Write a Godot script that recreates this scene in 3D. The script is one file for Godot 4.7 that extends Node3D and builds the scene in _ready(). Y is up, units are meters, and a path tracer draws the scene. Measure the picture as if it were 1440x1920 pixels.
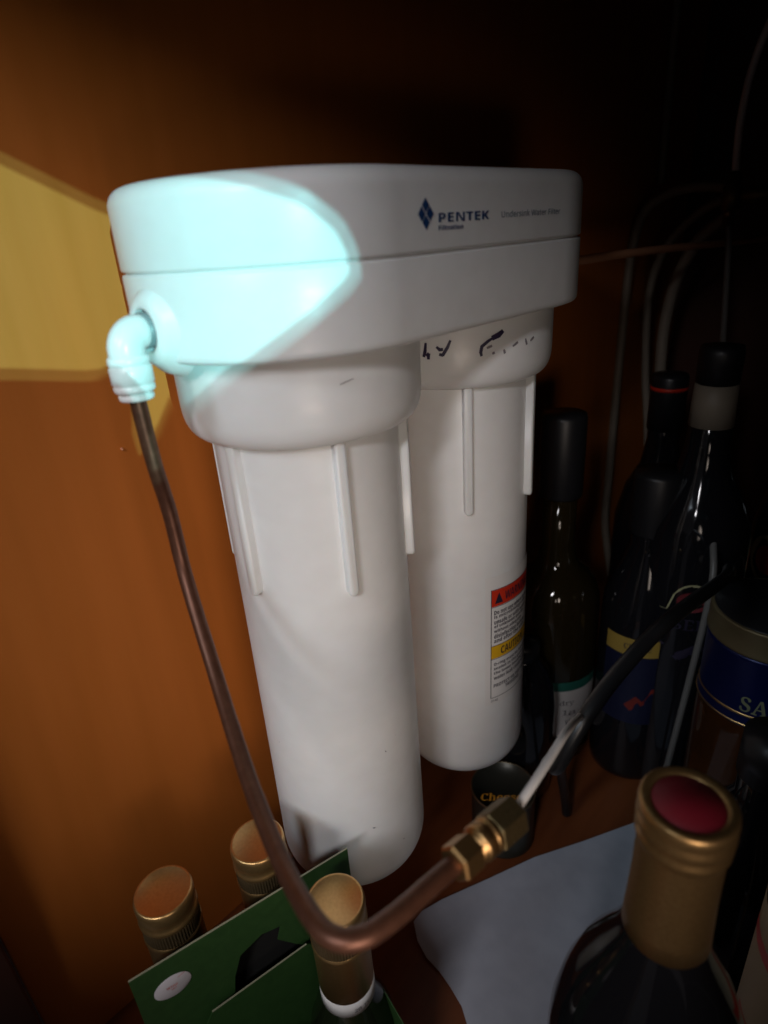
extends Node3D
# A cramped dark cabinet with a twin water filter on its side wall. Units are metres; x runs away from the
# side wall, z comes out of the cabinet towards the open front, y is up; the filter's near axis is x = z = 0.

const WALL := -0.09          # face of the side wall
const FLOOR := -0.44         # cabinet floor
const BACK := -0.72          # back wall
const CAP_R := 0.0701        # half width of the filter head
const SPAN := 0.1196         # distance between the two housings
const SEAM := 0.0331
const TOP := 0.0640
const BLOCKER_Z := 0.30  # plane of the added light blocker
const BLOCKER_EDGE := 0.256

var M := {}
var used := {}
var rng := RandomNumberGenerator.new()


# ---------------------------------------------------------------- helpers: naming and tagging
func numbered(called: String) -> String:
	var n: int = used.get(called, 0)
	used[called] = n + 1
	return called if n == 0 else "%s_%03d" % [called, n]


func thing(called: String, label: String, category: String, at := Vector3.ZERO, group := "") -> Node3D:
	var o := Node3D.new()
	o.name = numbered(called)
	add_child(o, true)
	o.position = at
	tag(o, label, category, group)
	return o


func tag(o: Node, label: String, category := "", group := "", kind := "") -> Node:
	o.set_meta("label", label)
	if category:
		o.set_meta("category", category)
	if group:
		o.set_meta("group", group)
	if kind:
		o.set_meta("kind", kind)
	return o


func build(called: String, st: SurfaceTool, m: Material, parent: Node = self, flat := false) -> MeshInstance3D:
	if not flat:
		st.generate_normals()
	var o := MeshInstance3D.new()
	o.name = numbered(called) if parent == self else called
	o.mesh = st.commit()
	o.material_override = m
	parent.add_child(o, true)
	return o


func struct(called: String, st: SurfaceTool, m: Material, label: String) -> MeshInstance3D:
	var o := build(called, st, m)
	tag(o, label, "", "", "structure")
	return o


# ---------------------------------------------------------------- helpers: shapes
func begin() -> SurfaceTool:
	var st := SurfaceTool.new()
	st.begin(Mesh.PRIMITIVE_TRIANGLES)
	st.set_smooth_group(0)
	return st


func hard() -> SurfaceTool:
	var st := SurfaceTool.new()
	st.begin(Mesh.PRIMITIVE_TRIANGLES)
	st.set_smooth_group(-1)
	return st


func tri(st: SurfaceTool, a: Vector3, b: Vector3, c: Vector3) -> void:
	st.add_vertex(a)
	st.add_vertex(b)
	st.add_vertex(c)


func quad(st: SurfaceTool, a: Vector3, b: Vector3, c: Vector3, d: Vector3) -> void:
	tri(st, a, b, c)
	tri(st, a, c, d)


func rings(st: SurfaceTool, loops: Array) -> void:
	for i in loops.size() - 1:
		var p: PackedVector3Array = loops[i]
		var q: PackedVector3Array = loops[i + 1]
		var n := p.size()
		for k in n:
			var j := (k + 1) % n
			if p[k].distance_squared_to(p[j]) > 1e-14:
				tri(st, p[k], p[j], q[j])
			if q[k].distance_squared_to(q[j]) > 1e-14:
				tri(st, p[k], q[j], q[k])


# profile: Vector2(radius, y) from bottom to top
func lathe(st: SurfaceTool, profile: Array, at := Vector3.ZERO, seg := 56) -> void:
	var loops := []
	for p in profile:
		var l := PackedVector3Array()
		for k in seg:
			var a := TAU * k / seg
			l.append(at + Vector3(p.x * cos(a), p.y, p.x * sin(a)))
		loops.append(l)
	rings(st, loops)


# the same, along any axis
func lathe_along(st: SurfaceTool, profile: Array, at: Vector3, axis: Vector3, seg := 40) -> void:
	var y := axis.normalized()
	var x := y.cross(Vector3(0.31, 0.2, 0.93)).normalized()
	var z := x.cross(y)
	var loops := []
	for p in profile:
		var l := PackedVector3Array()
		for k in seg:
			var a := TAU * k / seg
			l.append(at + x * (p.x * cos(a)) + y * p.y + z * (p.x * sin(a)))
		loops.append(l)
	rings(st, loops)


# stadium-shaped body; rows: Vector2(half width, y), from bottom to top
func stadium(st: SurfaceTool, rows: Array, seg := 72) -> void:
	var loops := []
	for p in rows:
		var l := PackedVector3Array()
		for k in seg * 2:
			var a := TAU * (k + 0.5) / (seg * 2)
			var c := Vector3(p.x * cos(a), p.y, p.x * sin(a))
			if sin(a) < 0.0:
				c.z -= SPAN
			l.append(c)
		loops.append(l)
	rings(st, loops)


func smooth_path(points: Array, per := 8) -> PackedVector3Array:
	var out := PackedVector3Array()
	var n := points.size()
	for i in n - 1:
		var a: Vector3 = points[maxi(i - 1, 0)]
		var b: Vector3 = points[i]
		var c: Vector3 = points[i + 1]
		var d: Vector3 = points[mini(i + 2, n - 1)]
		for k in per:
			out.append(b.cubic_interpolate(c, a, d, float(k) / per))
	out.append(points[n - 1])
	return out


# sweep of a circle along a path; radius may be one number or a list
func tube(st: SurfaceTool, path: PackedVector3Array, radius, seg := 18, wobble := 0.0) -> void:
	var loops := []
	var n := path.size()
	var u := Vector3.ZERO
	for i in n:
		var t := (path[mini(i + 1, n - 1)] - path[maxi(i - 1, 0)]).normalized()
		if i == 0:
			u = t.cross(Vector3(0.2, 0.31, 0.93)).normalized()
		u = (u - t * u.dot(t)).normalized()
		var v := u.cross(t)
		var r: float = radius[i] if radius is Array or radius is PackedFloat32Array else radius
		r *= 1.0 + wobble * sin(i * 1.7) * sin(i * 0.37)
		var l := PackedVector3Array()
		for k in seg:
			var a := TAU * k / seg
			l.append(path[i] + u * (r * cos(a)) + v * (r * sin(a)))
		if i == 0:
			loops.append(_shrunk(l, path[i]))
		loops.append(l)
		if i == n - 1:
			loops.append(_shrunk(l, path[i]))
	rings(st, loops)


func _shrunk(l: PackedVector3Array, c: Vector3) -> PackedVector3Array:
	var out := PackedVector3Array()
	for p in l:
		out.append(c)
	return out


# box with bevelled edges
func box(st: SurfaceTool, lo: Vector3, hi: Vector3, b := 0.0015) -> void:
	var rows := [[b, lo.y], [0.0, lo.y + b], [0.0, hi.y - b], [b, hi.y]]
	var loops := []
	var mid := (lo + hi) / 2.0
	loops.append(_flat_rect(lo, hi, b, lo.y, b, true))
	for r in rows:
		loops.append(_flat_rect(lo, hi, r[0], r[1], b, false))
	loops.append(_flat_rect(lo, hi, b, hi.y, b, true))
	rings(st, loops)


func _flat_rect(lo: Vector3, hi: Vector3, inset: float, y: float, b: float, shut: bool) -> PackedVector3Array:
	var l := PackedVector3Array()
	var x0 := lo.x + inset
	var x1 := hi.x - inset
	var z0 := lo.z + inset
	var z1 := hi.z - inset
	var c := b * 0.7
	for p in [[x1, z0 + c], [x1, z1 - c], [x1 - c, z1], [x0 + c, z1], [x0, z1 - c], [x0, z0 + c], [x0 + c, z0], [x1 - c, z0]]:
		l.append(Vector3((x0 + x1) / 2, y, (z0 + z1) / 2) if shut else Vector3(p[0], y, p[1]))
	return l


# flat card with real thickness from a 2D outline; place maps (x, y, depth) to space with x right, y up, depth towards the viewer
func card(st: SurfaceTool, outline: PackedVector2Array, thick: float, place: Callable) -> void:
	if Geometry2D.is_polygon_clockwise(outline):
		outline.reverse()
	var t := Geometry2D.triangulate_polygon(outline)
	for i in range(0, t.size(), 3):
		var a := outline[t[i]]
		var b := outline[t[i + 1]]
		var c := outline[t[i + 2]]
		if (b - a).cross(c - a) > 0.0:
			var s := b
			b = c
			c = s
		tri(st, place.call(a.x, a.y, thick), place.call(b.x, b.y, thick), place.call(c.x, c.y, thick))
		tri(st, place.call(a.x, a.y, 0.0), place.call(c.x, c.y, 0.0), place.call(b.x, b.y, 0.0))
	for i in outline.size():
		var p := outline[i]
		var q := outline[(i + 1) % outline.size()]
		quad(st, place.call(p.x, p.y, 0.0), place.call(p.x, p.y, thick), place.call(q.x, q.y, thick), place.call(q.x, q.y, 0.0))


func on_cylinder(centre: Vector3, r: float, a0: float) -> Callable:
	return func(x: float, y: float, off: float) -> Vector3:
		var a := a0 + x / r
		return centre + Vector3((r + off) * sin(a), y, (r + off) * cos(a))


func on_plane(o: Vector3, right: Vector3, up: Vector3) -> Callable:
	var out := right.cross(up)
	return func(x: float, y: float, off: float) -> Vector3:
		return o + right * x + up * y + out * off


func patch(st: SurfaceTool, x0: float, y0: float, x1: float, y1: float, place: Callable, off := 0.0002, n := 12) -> void:
	for i in n:
		var a := lerpf(x0, x1, float(i) / n)
		var b := lerpf(x0, x1, float(i + 1) / n)
		quad(st, place.call(a, y0, off), place.call(a, y1, off), place.call(b, y1, off), place.call(b, y0, off))


func stroke(st: SurfaceTool, points: Array, width: float, place: Callable, off := 0.0003) -> void:
	for i in points.size() - 1:
		var a: Vector2 = points[i]
		var b: Vector2 = points[i + 1]
		var d := (b - a).normalized()
		var w0 := width * (0.55 + 0.45 * sin(PI * (i + 0.3) / points.size()))
		var w1 := width * (0.55 + 0.45 * sin(PI * (i + 1.3) / points.size()))
		var s := Vector2(-d.y, d.x)
		a -= d * width * 0.15
		b += d * width * 0.15
		var p := a + s * w0 / 2
		var q := a - s * w0 / 2
		var r := b - s * w1 / 2
		var t := b + s * w1 / 2
		quad(st, place.call(q.x, q.y, off), place.call(p.x, p.y, off), place.call(t.x, t.y, off), place.call(r.x, r.y, off))


func words(st: SurfaceTool, text: String, x0: float, y0: float, w: float, h: float, place: Callable, bold := false, serif := false, off := 0.0003, italic := 0.0) -> void:
	var tm := TextMesh.new()
	var f := SystemFont.new()
	f.font_names = PackedStringArray(["Droid Serif" if serif else "Droid Sans"])
	f.font_weight = 700 if bold else 400
	tm.font = f
	tm.text = text
	tm.font_size = 48
	tm.pixel_size = 0.01
	tm.depth = 0.0
	tm.curve_step = 2.0
	var arr := tm.get_mesh_arrays()
	if arr.is_empty():
		return
	var v: PackedVector3Array = arr[Mesh.ARRAY_VERTEX]
	var ix = arr[Mesh.ARRAY_INDEX]
	var lo := Vector3(1e9, 1e9, 0)
	var hi := Vector3(-1e9, -1e9, 0)
	for p in v:
		lo = lo.min(p)
		hi = hi.max(p)
	var order: PackedInt32Array = ix if ix != null and ix.size() > 0 else PackedInt32Array(range(v.size()))
	for i in order:
		var p := v[i]
		var y := (p.y - lo.y) / (hi.y - lo.y)
		var x := (p.x - lo.x) / (hi.x - lo.x)
		st.add_vertex(place.call(x0 + x * w + italic * y * h, y0 + y * h, off))


# ---------------------------------------------------------------- helpers: materials
func mat(r: float, g: float, b: float, rough: float, metal := 0.0) -> StandardMaterial3D:
	var m := StandardMaterial3D.new()
	m.albedo_color = Color(r, g, b).linear_to_srgb()
	m.roughness = rough
	m.metallic = metal
	m.cull_mode = BaseMaterial3D.CULL_DISABLED
	return m


func noise_tex(f: float, lo: Color, hi: Color, s: int, octaves := 4, sx := 512, sy := 512, normal := false) -> NoiseTexture2D:
	var n := FastNoiseLite.new()
	n.seed = s
	n.frequency = f
	n.fractal_octaves = octaves
	var t := NoiseTexture2D.new()
	t.width = sx
	t.height = sy
	t.seamless = true
	t.noise = n
	if normal:
		t.as_normal_map = true
		t.bump_strength = 3.0
	else:
		var g := Gradient.new()
		g.set_color(0, lo)
		g.set_color(1, hi)
		t.color_ramp = g
	return t


func textured(m: StandardMaterial3D, t: Texture2D, scale: Vector3) -> StandardMaterial3D:
	m.albedo_texture = t
	m.albedo_color = Color.WHITE
	m.uv1_triplanar = true
	m.uv1_world_triplanar = true
	m.uv1_scale = scale
	return m


func rough_map(m: StandardMaterial3D, t: Texture2D, scale: Vector3) -> void:
	m.roughness_texture = t
	m.roughness = 1.0
	m.uv1_triplanar = true
	m.uv1_world_triplanar = true
	m.uv1_scale = scale


func lin(r: float, g: float, b: float) -> Color:
	return Color(r, g, b).linear_to_srgb()


func materials() -> void:
	M.plastic = textured(mat(.8, .79, .77, .34), noise_tex(.012, lin(.765, .76, .75), lin(.82, .82, .812), 3), Vector3(9, 9, 9))
	M.plastic.subsurf_scatter_enabled = true
	M.plastic.subsurf_scatter_strength = .08
	rough_map(M.plastic, noise_tex(.02, Color(.26, .26, .26), Color(.46, .46, .46), 8), Vector3(9, 9, 9))
	M.fitting = mat(.82, .83, .82, .3)
	M.thread = mat(.2, .24, .25, .4)
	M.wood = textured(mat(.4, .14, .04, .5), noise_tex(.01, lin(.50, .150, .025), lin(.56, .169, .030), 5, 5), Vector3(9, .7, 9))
	rough_map(M.wood, noise_tex(.02, Color(.42, .42, .42), Color(.6, .6, .6), 6), Vector3(9, .7, 9))
	M.wood.metallic_specular = .3
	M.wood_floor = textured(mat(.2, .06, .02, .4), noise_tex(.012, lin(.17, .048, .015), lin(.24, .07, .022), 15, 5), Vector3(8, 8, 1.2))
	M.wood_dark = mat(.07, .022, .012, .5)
	M.ink_blue = mat(.012, .05, .16, .4)
	M.ink_pale = mat(.1, .14, .2, .5)
	M.marker = mat(.02, .012, .05, .5)
	M.marker_faint = mat(.22, .2, .22, .5)
	M.label_white = mat(.78, .76, .74, .4)
	M.label_dimmed = mat(.48, .42, .36, .6)  # white label darkened, shade put into the colour
	M.label_red = mat(.62, .035, .012, .4)
	M.label_yellow = mat(.75, .42, .015, .4)
	M.ink = mat(.02, .015, .035, .5)
	M.copper = textured(mat(.3, .12, .06, .42, .6), noise_tex(.02, lin(.095, .038, .022), lin(.165, .07, .042), 9), Vector3(18, 18, 18))
	M.copper_bright = mat(.85, .40, .22, .45, .25)
	M.brass = mat(.38, .22, .09, .36, .95)
	M.brass_dull = textured(mat(.3, .22, .1, .45, .9), noise_tex(.03, lin(.13, .095, .045), lin(.22, .16, .075), 12), Vector3(40, 40, 40))
	M.gold = textured(mat(.62, .38, .15, .34, .9), noise_tex(.03, lin(.55, .33, .13), lin(.66, .42, .18), 19), Vector3(30, 30, 30))
	M.gold_dull = textured(mat(.4, .24, .1, .38, .85), noise_tex(.03, lin(.30, .175, .07), lin(.42, .26, .11), 29), Vector3(30, 30, 30))
	M.gold_dark = mat(.2, .14, .07, .5, .8)
	M.glass_green = mat(.012, .018, .008, .08)
	M.glass_black = mat(.008, .008, .01, .07)
	M.glass_amber = mat(.06, .02, .006, .08)
	M.glass_olive = mat(.02, .014, .005, .06)
	M.glass_clear = mat(.9, .9, .9, .02)
	M.glass_clear.refraction_enabled = true
	M.glass_clear.refraction_scale = .05
	M.glass_clear.transparency = BaseMaterial3D.TRANSPARENCY_ALPHA
	M.glass_clear.albedo_color = Color(.9, .92, .92, .06)
	M.card_green = textured(mat(.02, .06, .015, .55), noise_tex(.02, lin(.018, .058, .012), lin(.028, .08, .018), 21), Vector3(14, 14, 14))
	M.card_edge = mat(.3, .3, .2, .8)
	M.sticker = mat(.62, .58, .6, .6)
	M.paper = textured(mat(.7, .72, .76, .8), noise_tex(.015, lin(.52, .56, .66), lin(.60, .64, .74), 23), Vector3(6, 6, 6))
	M.tin = mat(.05, .05, .04, .35, .4)
	M.tin_edge = mat(.35, .28, .18, .3, .9)
	M.orange_ink = mat(.7, .32, .03, .5)
	M.pale_ink = mat(.55, .55, .55, .5)
	M.red_wax = mat(.2, .008, .02, .5)
	M.cap_black = mat(.012, .012, .014, .4)
	M.hose = mat(.010, .010, .011, .35)
	M.dimmed_white = mat(.26, .22, .17, .5)  # white plastic darkened, shade of the back put into the colour
	M.tube_grey_shaded = mat(.16, .15, .14, .4)  # shaded copy of the grey tube, dimness put into the colour
	M.tube_pale = mat(.55, .53, .52, .4)
	M.tube_grey_lit = mat(.75, .73, .76, .35)  # lit copy of the grey tube, brightness put into the colour
	M.blue_foil = mat(.005, .011, .09, .35, .3)
	M.teal = mat(.02, .16, .12, .5)
	M.lamp_body = mat(.1, .1, .1, .5)


# ---------------------------------------------------------------- the scene
func _ready() -> void:
	rng.seed = 11
	var cam := Camera3D.new()
	cam.name = "camera"
	cam.fov = 79.146
	cam.near = 0.01
	cam.far = 20.0
	cam.transform = Transform3D(Basis(Vector3(.72157, -.06622, -.68917), Vector3(-.24137, .9089, -.34006), Vector3(.6489, .41173, .63985)), Vector3(.23864, .04191, .186))
	var optics := CameraAttributesPhysical.new()
	optics.frustum_focal_length = 14.52
	optics.frustum_focus_distance = .36
	optics.frustum_near = 0.01
	optics.frustum_far = 20.0
	optics.exposure_aperture = 4.6
	cam.attributes = optics
	add_child(cam)
	cam.fov = 79.146
	cam.current = true
	var we := WorldEnvironment.new()
	we.name = "environment"
	var e := Environment.new()
	e.background_mode = Environment.BG_COLOR
	e.background_color = lin(.042, .039, .04)
	e.tonemap_mode = Environment.TONE_MAPPER_LINEAR
	e.tonemap_exposure = 1.0
	e.sdfgi_enabled = true
	e.ssao_enabled = true
	e.ssil_enabled = true
	we.environment = e
	add_child(we)
	materials()
	added_box()
	room_lamp()
	added_patch_lamp()
	cabinet()
	water_filter()
	copper_line()
	far_pipes()
	wine_carrier()
	red_top_bottle()
	shelf_bottles()


func spot(called: String, at: Vector3, target: Vector3, energy: float, c: Color, angle: float, blend: float, size: float) -> void:
	var l := SpotLight3D.new()
	l.name = called
	l.light_color = c.linear_to_srgb()
	l.light_energy = energy
	l.spot_range = 8.0
	l.spot_attenuation = 2.0
	l.spot_angle = angle
	l.spot_angle_attenuation = blend
	l.light_size = size
	l.shadow_enabled = true
	add_child(l)
	l.look_at_from_position(at, target, Vector3.UP)


func lamp_head(called: String, label: String, at: Vector3, axis: Vector3, r: float, c: Color, glow: float) -> void:
	# a round lamp head behind the light: housing, rim and glowing lens, facing along axis
	var o := thing(called, label, "lamp", at)
	var st := begin()
	lathe_along(st, [Vector2(0, -r * 1.6), Vector2(r * .6, -r * 1.6), Vector2(r * .75, -r * 1.2), Vector2(r * 1.15, -.012), Vector2(r * 1.15, 0), Vector2(r * 1.05, 0), Vector2(r * 1.05, -.006), Vector2(0, -.006)], Vector3.ZERO, axis)
	build("housing", st, M.lamp_body, o)
	st = begin()
	lathe_along(st, [Vector2(0, -.005), Vector2(r, -.005), Vector2(r, -.002), Vector2(0, -.001)], Vector3.ZERO, axis)
	var m := mat(.8, .8, .8, .5)
	m.emission_enabled = true
	m.emission = c
	m.emission_energy_multiplier = glow
	build("lens", st, m, o)


func added_box() -> void:
	# unseen box added in front of the cabinet to shade the lower side wall
	var o := thing("shading_box", "added unseen box shading the side wall, in front of the cabinet's left half", "box", Vector3(-.10, -.60, .47))
	var m := mat(.12, .075, .04, .9)
	var st := hard()
	box(st, Vector3(-.22, 0, -.11), Vector3(.22, .485, .11), .002)
	build("box_body", st, m, o)
	for k in 2:
		st = hard()
		box(st, Vector3(-.219, .486, -.108 + .108 * k), Vector3(.219, .490, -.001 + .108 * k), .001)
		build("flap", st, m, o)


func room_lamp() -> void:
	var target := Vector3(.0, -.09, .0)
	var dir := Vector3(.42, .5, .8).normalized()
	var at := target + dir * 1.25
	var l := AreaLight3D.new()
	l.name = "room_lamp_light"
	l.light_color = Color(1, .97, 1.0).linear_to_srgb()
	l.light_energy = .44
	l.area_size = Vector2(.08, .40)
	l.area_range = 8.0
	l.area_attenuation = 2.0
	l.shadow_enabled = true
	add_child(l)
	l.look_at_from_position(at, target, Vector3.UP)
	l.rotate_object_local(Vector3.BACK, deg_to_rad(-45.0))
	var o := thing("room_lamp", "long white ceiling lamp lighting the cabinet from the front", "lamp", at)
	o.transform = l.transform
	var st := hard()
	box(st, Vector3(-.055, -.215, .012), Vector3(.055, .215, .05), .004)
	build("housing", st, M.lamp_body, o)
	st = hard()
	box(st, Vector3(-.04, -.20, .006), Vector3(.04, .20, .0115), .001)
	var m := mat(.8, .8, .8, .5)
	m.emission_enabled = true
	m.emission = Color(1, .97, .96)
	m.emission_energy_multiplier = 1.0
	build("lens", st, m, o)
	# a cooler lamp further left, almost square to the opening
	at = Vector3(-.055, .50, 1.05)
	target = Vector3(-.005, -.18, .03)
	spot("wall_lamp_light", at, target, .95, Color(.78, .90, 1.0), 8.5, .9, .24)
	lamp_head("wall_lamp", "round cool white lamp lighting the near housing from straight ahead", at + (at - target).normalized() * .11, target - at, .10, Color(.9, .95, 1), 1.0)
	# added warm fill, low right and unseen, brightens the shaded housing sides
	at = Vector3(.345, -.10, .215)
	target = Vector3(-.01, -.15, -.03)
	spot("fill_lamp_light", at, target, .045, Color(1, .84, .72), 33.0, 1.0, .06)
	lamp_head("fill_lamp", "small warm fill lamp added out of view, low on the right of the opening", at + (at - target).normalized() * .04, target - at, .03, Color(1, .9, .8), .6)


func added_patch_lamp() -> void:
	# added far lamp standing in for reflected sunlight; a cut gap shapes its patch
	var s := Vector3(.9068, .1219, .4037).normalized()
	var h := Vector3(-.4067, 0, .9135)
	var v := s.cross(h).normalized() * -1.0
	if v.y < 0:
		v = -v
	var aim := h * .06 + v * .02
	var at := s * 7.0
	spot("added_patch_light", at, aim, 57.0, Color(.36, .99, 1.0), 1.2, .15, .013)
	lamp_head("added_patch_lamp", "small added lamp standing in for sunlight, shining through the gap in the blocker", at + s * .02, -s, .016, Color(.6, 1, 1), 3.0)
	# unseen light blocker added across the right of the opening, in the plane z = BLOCKER_Z
	var gap := PackedVector2Array()
	for p in [[.145, .1035], [.108, .0845], [.0702, .0655], [.036, .0545], [.0106, .044], [-.001, .035], [-.0048, .027], [-.0052, .020], [.0154, .0067], [.0408, -.0085], [.057, -.0235], [.069, -.0415], [.077, -.046], [.0705, -.015], [.078, -.001], [.09, -.006], [.13, .0015], [.145, .003]]:
		gap.append(Vector2(p[0], p[1]))
	gap = _rounded(gap)
	var wide: PackedVector2Array = Geometry2D.offset_polygon(gap, .0055, Geometry2D.JOIN_MITER)[0]
	var cuts := []
	for poly in [gap, wide]:
		var q := PackedVector2Array()
		for p in poly:
			var at_uv: Vector3 = h * p.x + v * p.y
			var t: float = (BLOCKER_Z - at.z) / (at_uv.z - at.z)
			var w: Vector3 = at.lerp(at_uv, t)
			q.append(Vector2(w.x, w.y))
		cuts.append(q)
	var o := thing("light_blocker", "added unseen light blocker right of the opening, its gap cut to shape the bright patch", "curtain", Vector3(0, 0, BLOCKER_Z))
	var place := on_plane(Vector3.ZERO, Vector3.RIGHT, Vector3.UP)
	var m := mat(.02, .02, .022, .9)
	var st := hard()
	_holed(st, PackedVector2Array([Vector2(BLOCKER_EDGE, FLOOR), Vector2(1.1, FLOOR), Vector2(1.1, .30), Vector2(BLOCKER_EDGE, .30)]), cuts[1], .001, place)
	build("blocker_sheet", st, m, o)
	var film := mat(.1, .1, .1, .6)  # translucent rim added to give the light patch a dimmer border
	film.transparency = BaseMaterial3D.TRANSPARENCY_ALPHA
	film.albedo_color = Color(.1, .1, .1, .42)
	st = hard()
	_holed(st, cuts[1], cuts[0], .0003, place)
	build("dimming_rim", st, film, o)
	# added sleeve round the gap stops the other lamps leaking through
	st = hard()
	var back := Vector3(s.x, s.y, s.z) * .42
	for i in cuts[1].size():
		var p := Vector3(cuts[1][i].x, cuts[1][i].y, .0012)
		var n: Vector2 = cuts[1][(i + 1) % cuts[1].size()]
		var q := Vector3(n.x, n.y, .0012)
		quad(st, p, p + back, q + back, q)
	build("blocker_sleeve", st, m, o)


func _rounded(poly: PackedVector2Array) -> PackedVector2Array:
	var out := poly
	for pass_no in 1:
		var next := PackedVector2Array()
		for i in out.size():
			var p := out[i]
			var q := out[(i + 1) % out.size()]
			next.append(p.lerp(q, .15))
			next.append(p.lerp(q, .85))
		out = next
	return out


# a sheet with a hole: both outlines joined through a cut
func _holed(st: SurfaceTool, outer: PackedVector2Array, hole: PackedVector2Array, thick: float, place: Callable) -> void:
	if Geometry2D.is_polygon_clockwise(outer):
		outer.reverse()
	if not Geometry2D.is_polygon_clockwise(hole):
		hole.reverse()
	# bridge: hole vertex with the largest x to the nearest outer vertex
	var hi := 0
	for i in hole.size():
		if hole[i].x + hole[i].y > hole[hi].x + hole[hi].y:
			hi = i
	var oi := 0
	for i in outer.size():
		if outer[i].distance_to(hole[hi]) < outer[oi].distance_to(hole[hi]):
			oi = i
	var all := PackedVector2Array()
	for i in outer.size() + 1:
		all.append(outer[(oi + i) % outer.size()])
	for i in hole.size() + 1:
		all.append(hole[(hi + i) % hole.size()])
	# keep the two sides of the cut a hair apart
	all[outer.size()] += (outer[(oi + outer.size() - 1) % outer.size()] - outer[oi]).normalized() * 1e-5
	all[outer.size() + 1] += (hole[(hi + 1) % hole.size()] - hole[hi]).normalized() * 1e-5
	card(st, all, thick, place)


func cabinet() -> void:
	var st := hard()
	box(st, Vector3(WALL - .018, FLOOR, BACK), Vector3(WALL, .30, .1936), .001)
	var side := struct("wall_left", st, M.wood, "reddish brown wooden side wall of the cabinet behind the filter")
	st = begin()
	lathe_along(st, [Vector2(.0007, -.002), Vector2(.0007, .001), Vector2(.0004, .0016), Vector2(0, .0018)], Vector3(WALL, -.0556, .0577), Vector3(1, -.25, 0), 12)
	build("nail", st, M.copper_bright, side)
	st = hard()
	box(st, Vector3(WALL - .018, FLOOR, .194), Vector3(WALL + .022, .30, .214), .0015)
	struct("frame_left", st, M.wood_dark, "dark reddish brown upright of the cabinet front frame")
	st = hard()
	box(st, Vector3(WALL + .0225, .187, .194), Vector3(.62, .30, .214), .0015)
	struct("frame_top", st, M.wood_dark, "dark wooden rail above the cabinet opening")
	st = hard()
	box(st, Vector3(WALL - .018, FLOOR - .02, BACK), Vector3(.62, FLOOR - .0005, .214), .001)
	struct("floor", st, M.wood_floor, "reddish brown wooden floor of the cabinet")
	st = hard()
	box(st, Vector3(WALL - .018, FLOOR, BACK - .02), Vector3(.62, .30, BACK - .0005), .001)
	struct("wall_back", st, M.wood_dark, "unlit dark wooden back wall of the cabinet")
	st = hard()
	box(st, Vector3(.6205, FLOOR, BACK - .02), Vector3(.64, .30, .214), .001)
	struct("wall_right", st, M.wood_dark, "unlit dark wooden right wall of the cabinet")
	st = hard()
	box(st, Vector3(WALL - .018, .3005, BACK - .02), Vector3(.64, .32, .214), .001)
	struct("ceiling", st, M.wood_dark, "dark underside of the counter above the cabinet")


func housing_shape() -> SurfaceTool:
	# screw-on bowl: straight body with rounded bottom (collar is a part of its own)
	var st := begin()
	var p := []
	for i in 13:
		var a := PI / 2 * i / 12.0
		p.append(Vector2(.0235 + .0238 * sin(a), -.3395 + .0238 * (1.0 - cos(a))) if i > 0 else Vector2(0, -.3395))
	p.insert(1, Vector2(.0235, -.3395))
	p.append(Vector2(.0468, -.25))
	p.append(Vector2(.0463, -.15))
	p.append(Vector2(.0460, -.06))
	p.append(Vector2(.0460, -.03))
	lathe(st, p, Vector3.ZERO, 96)
	return st


func collar_shape() -> SurfaceTool:
	var st := begin()
	var p := [Vector2(.0455, -.0402), Vector2(.0478, -.0400), Vector2(.0494, -.0396), Vector2(.0508, -.0388)]
	for i in range(1, 10):
		var a := PI / 2 * i / 9.0
		p.append(Vector2(.0508 + .0068 * sin(a), -.0388 + .0128 * (1.0 - cos(a))))
	p += [Vector2(.0577, -.025), Vector2(.0578, -.002), Vector2(.0574, -.0010), Vector2(.0500, -.0008)]
	lathe(st, p, Vector3.ZERO, 96)
	return st


func rib_shape(angle: float) -> SurfaceTool:
	# a raised grip rib with a rounded lower end
	var st := begin()
	var out := Vector3(sin(angle), 0, cos(angle))
	var side := Vector3(cos(angle), 0, -sin(angle))
	var loops := []
	var w := .0027
	for r in [[.040, w * 1.05], [.0492, w], [.0502, w * .84], [.0506, w * .55]]:
		var l := PackedVector3Array()
		var pts := [Vector2(-r[1], -.034)]
		for i in 9:
			var a := PI + PI * i / 8.0
			pts.append(Vector2(cos(a) * r[1], -.1130 + sin(a) * r[1] * 1.2))
		pts.append(Vector2(r[1], -.034))
		for q in pts:
			l.append(out * (r[0] + (q.y + .08) * -.004) + side * q.x + Vector3(0, q.y, 0))
		loops.append(l)
	# outline runs down the left side, round and up: seen from outside this is anticlockwise, stack outwards
	rings(st, _flip(loops))
	var last: PackedVector3Array = loops[3]
	for i in range(1, last.size() - 1):
		tri(st, last[0], last[i + 1], last[i])
	return st


func _flip(loops: Array) -> Array:
	var out := []
	for l in loops:
		var r: PackedVector3Array = l.duplicate()
		r.reverse()
		out.append(r)
	return out


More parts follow.
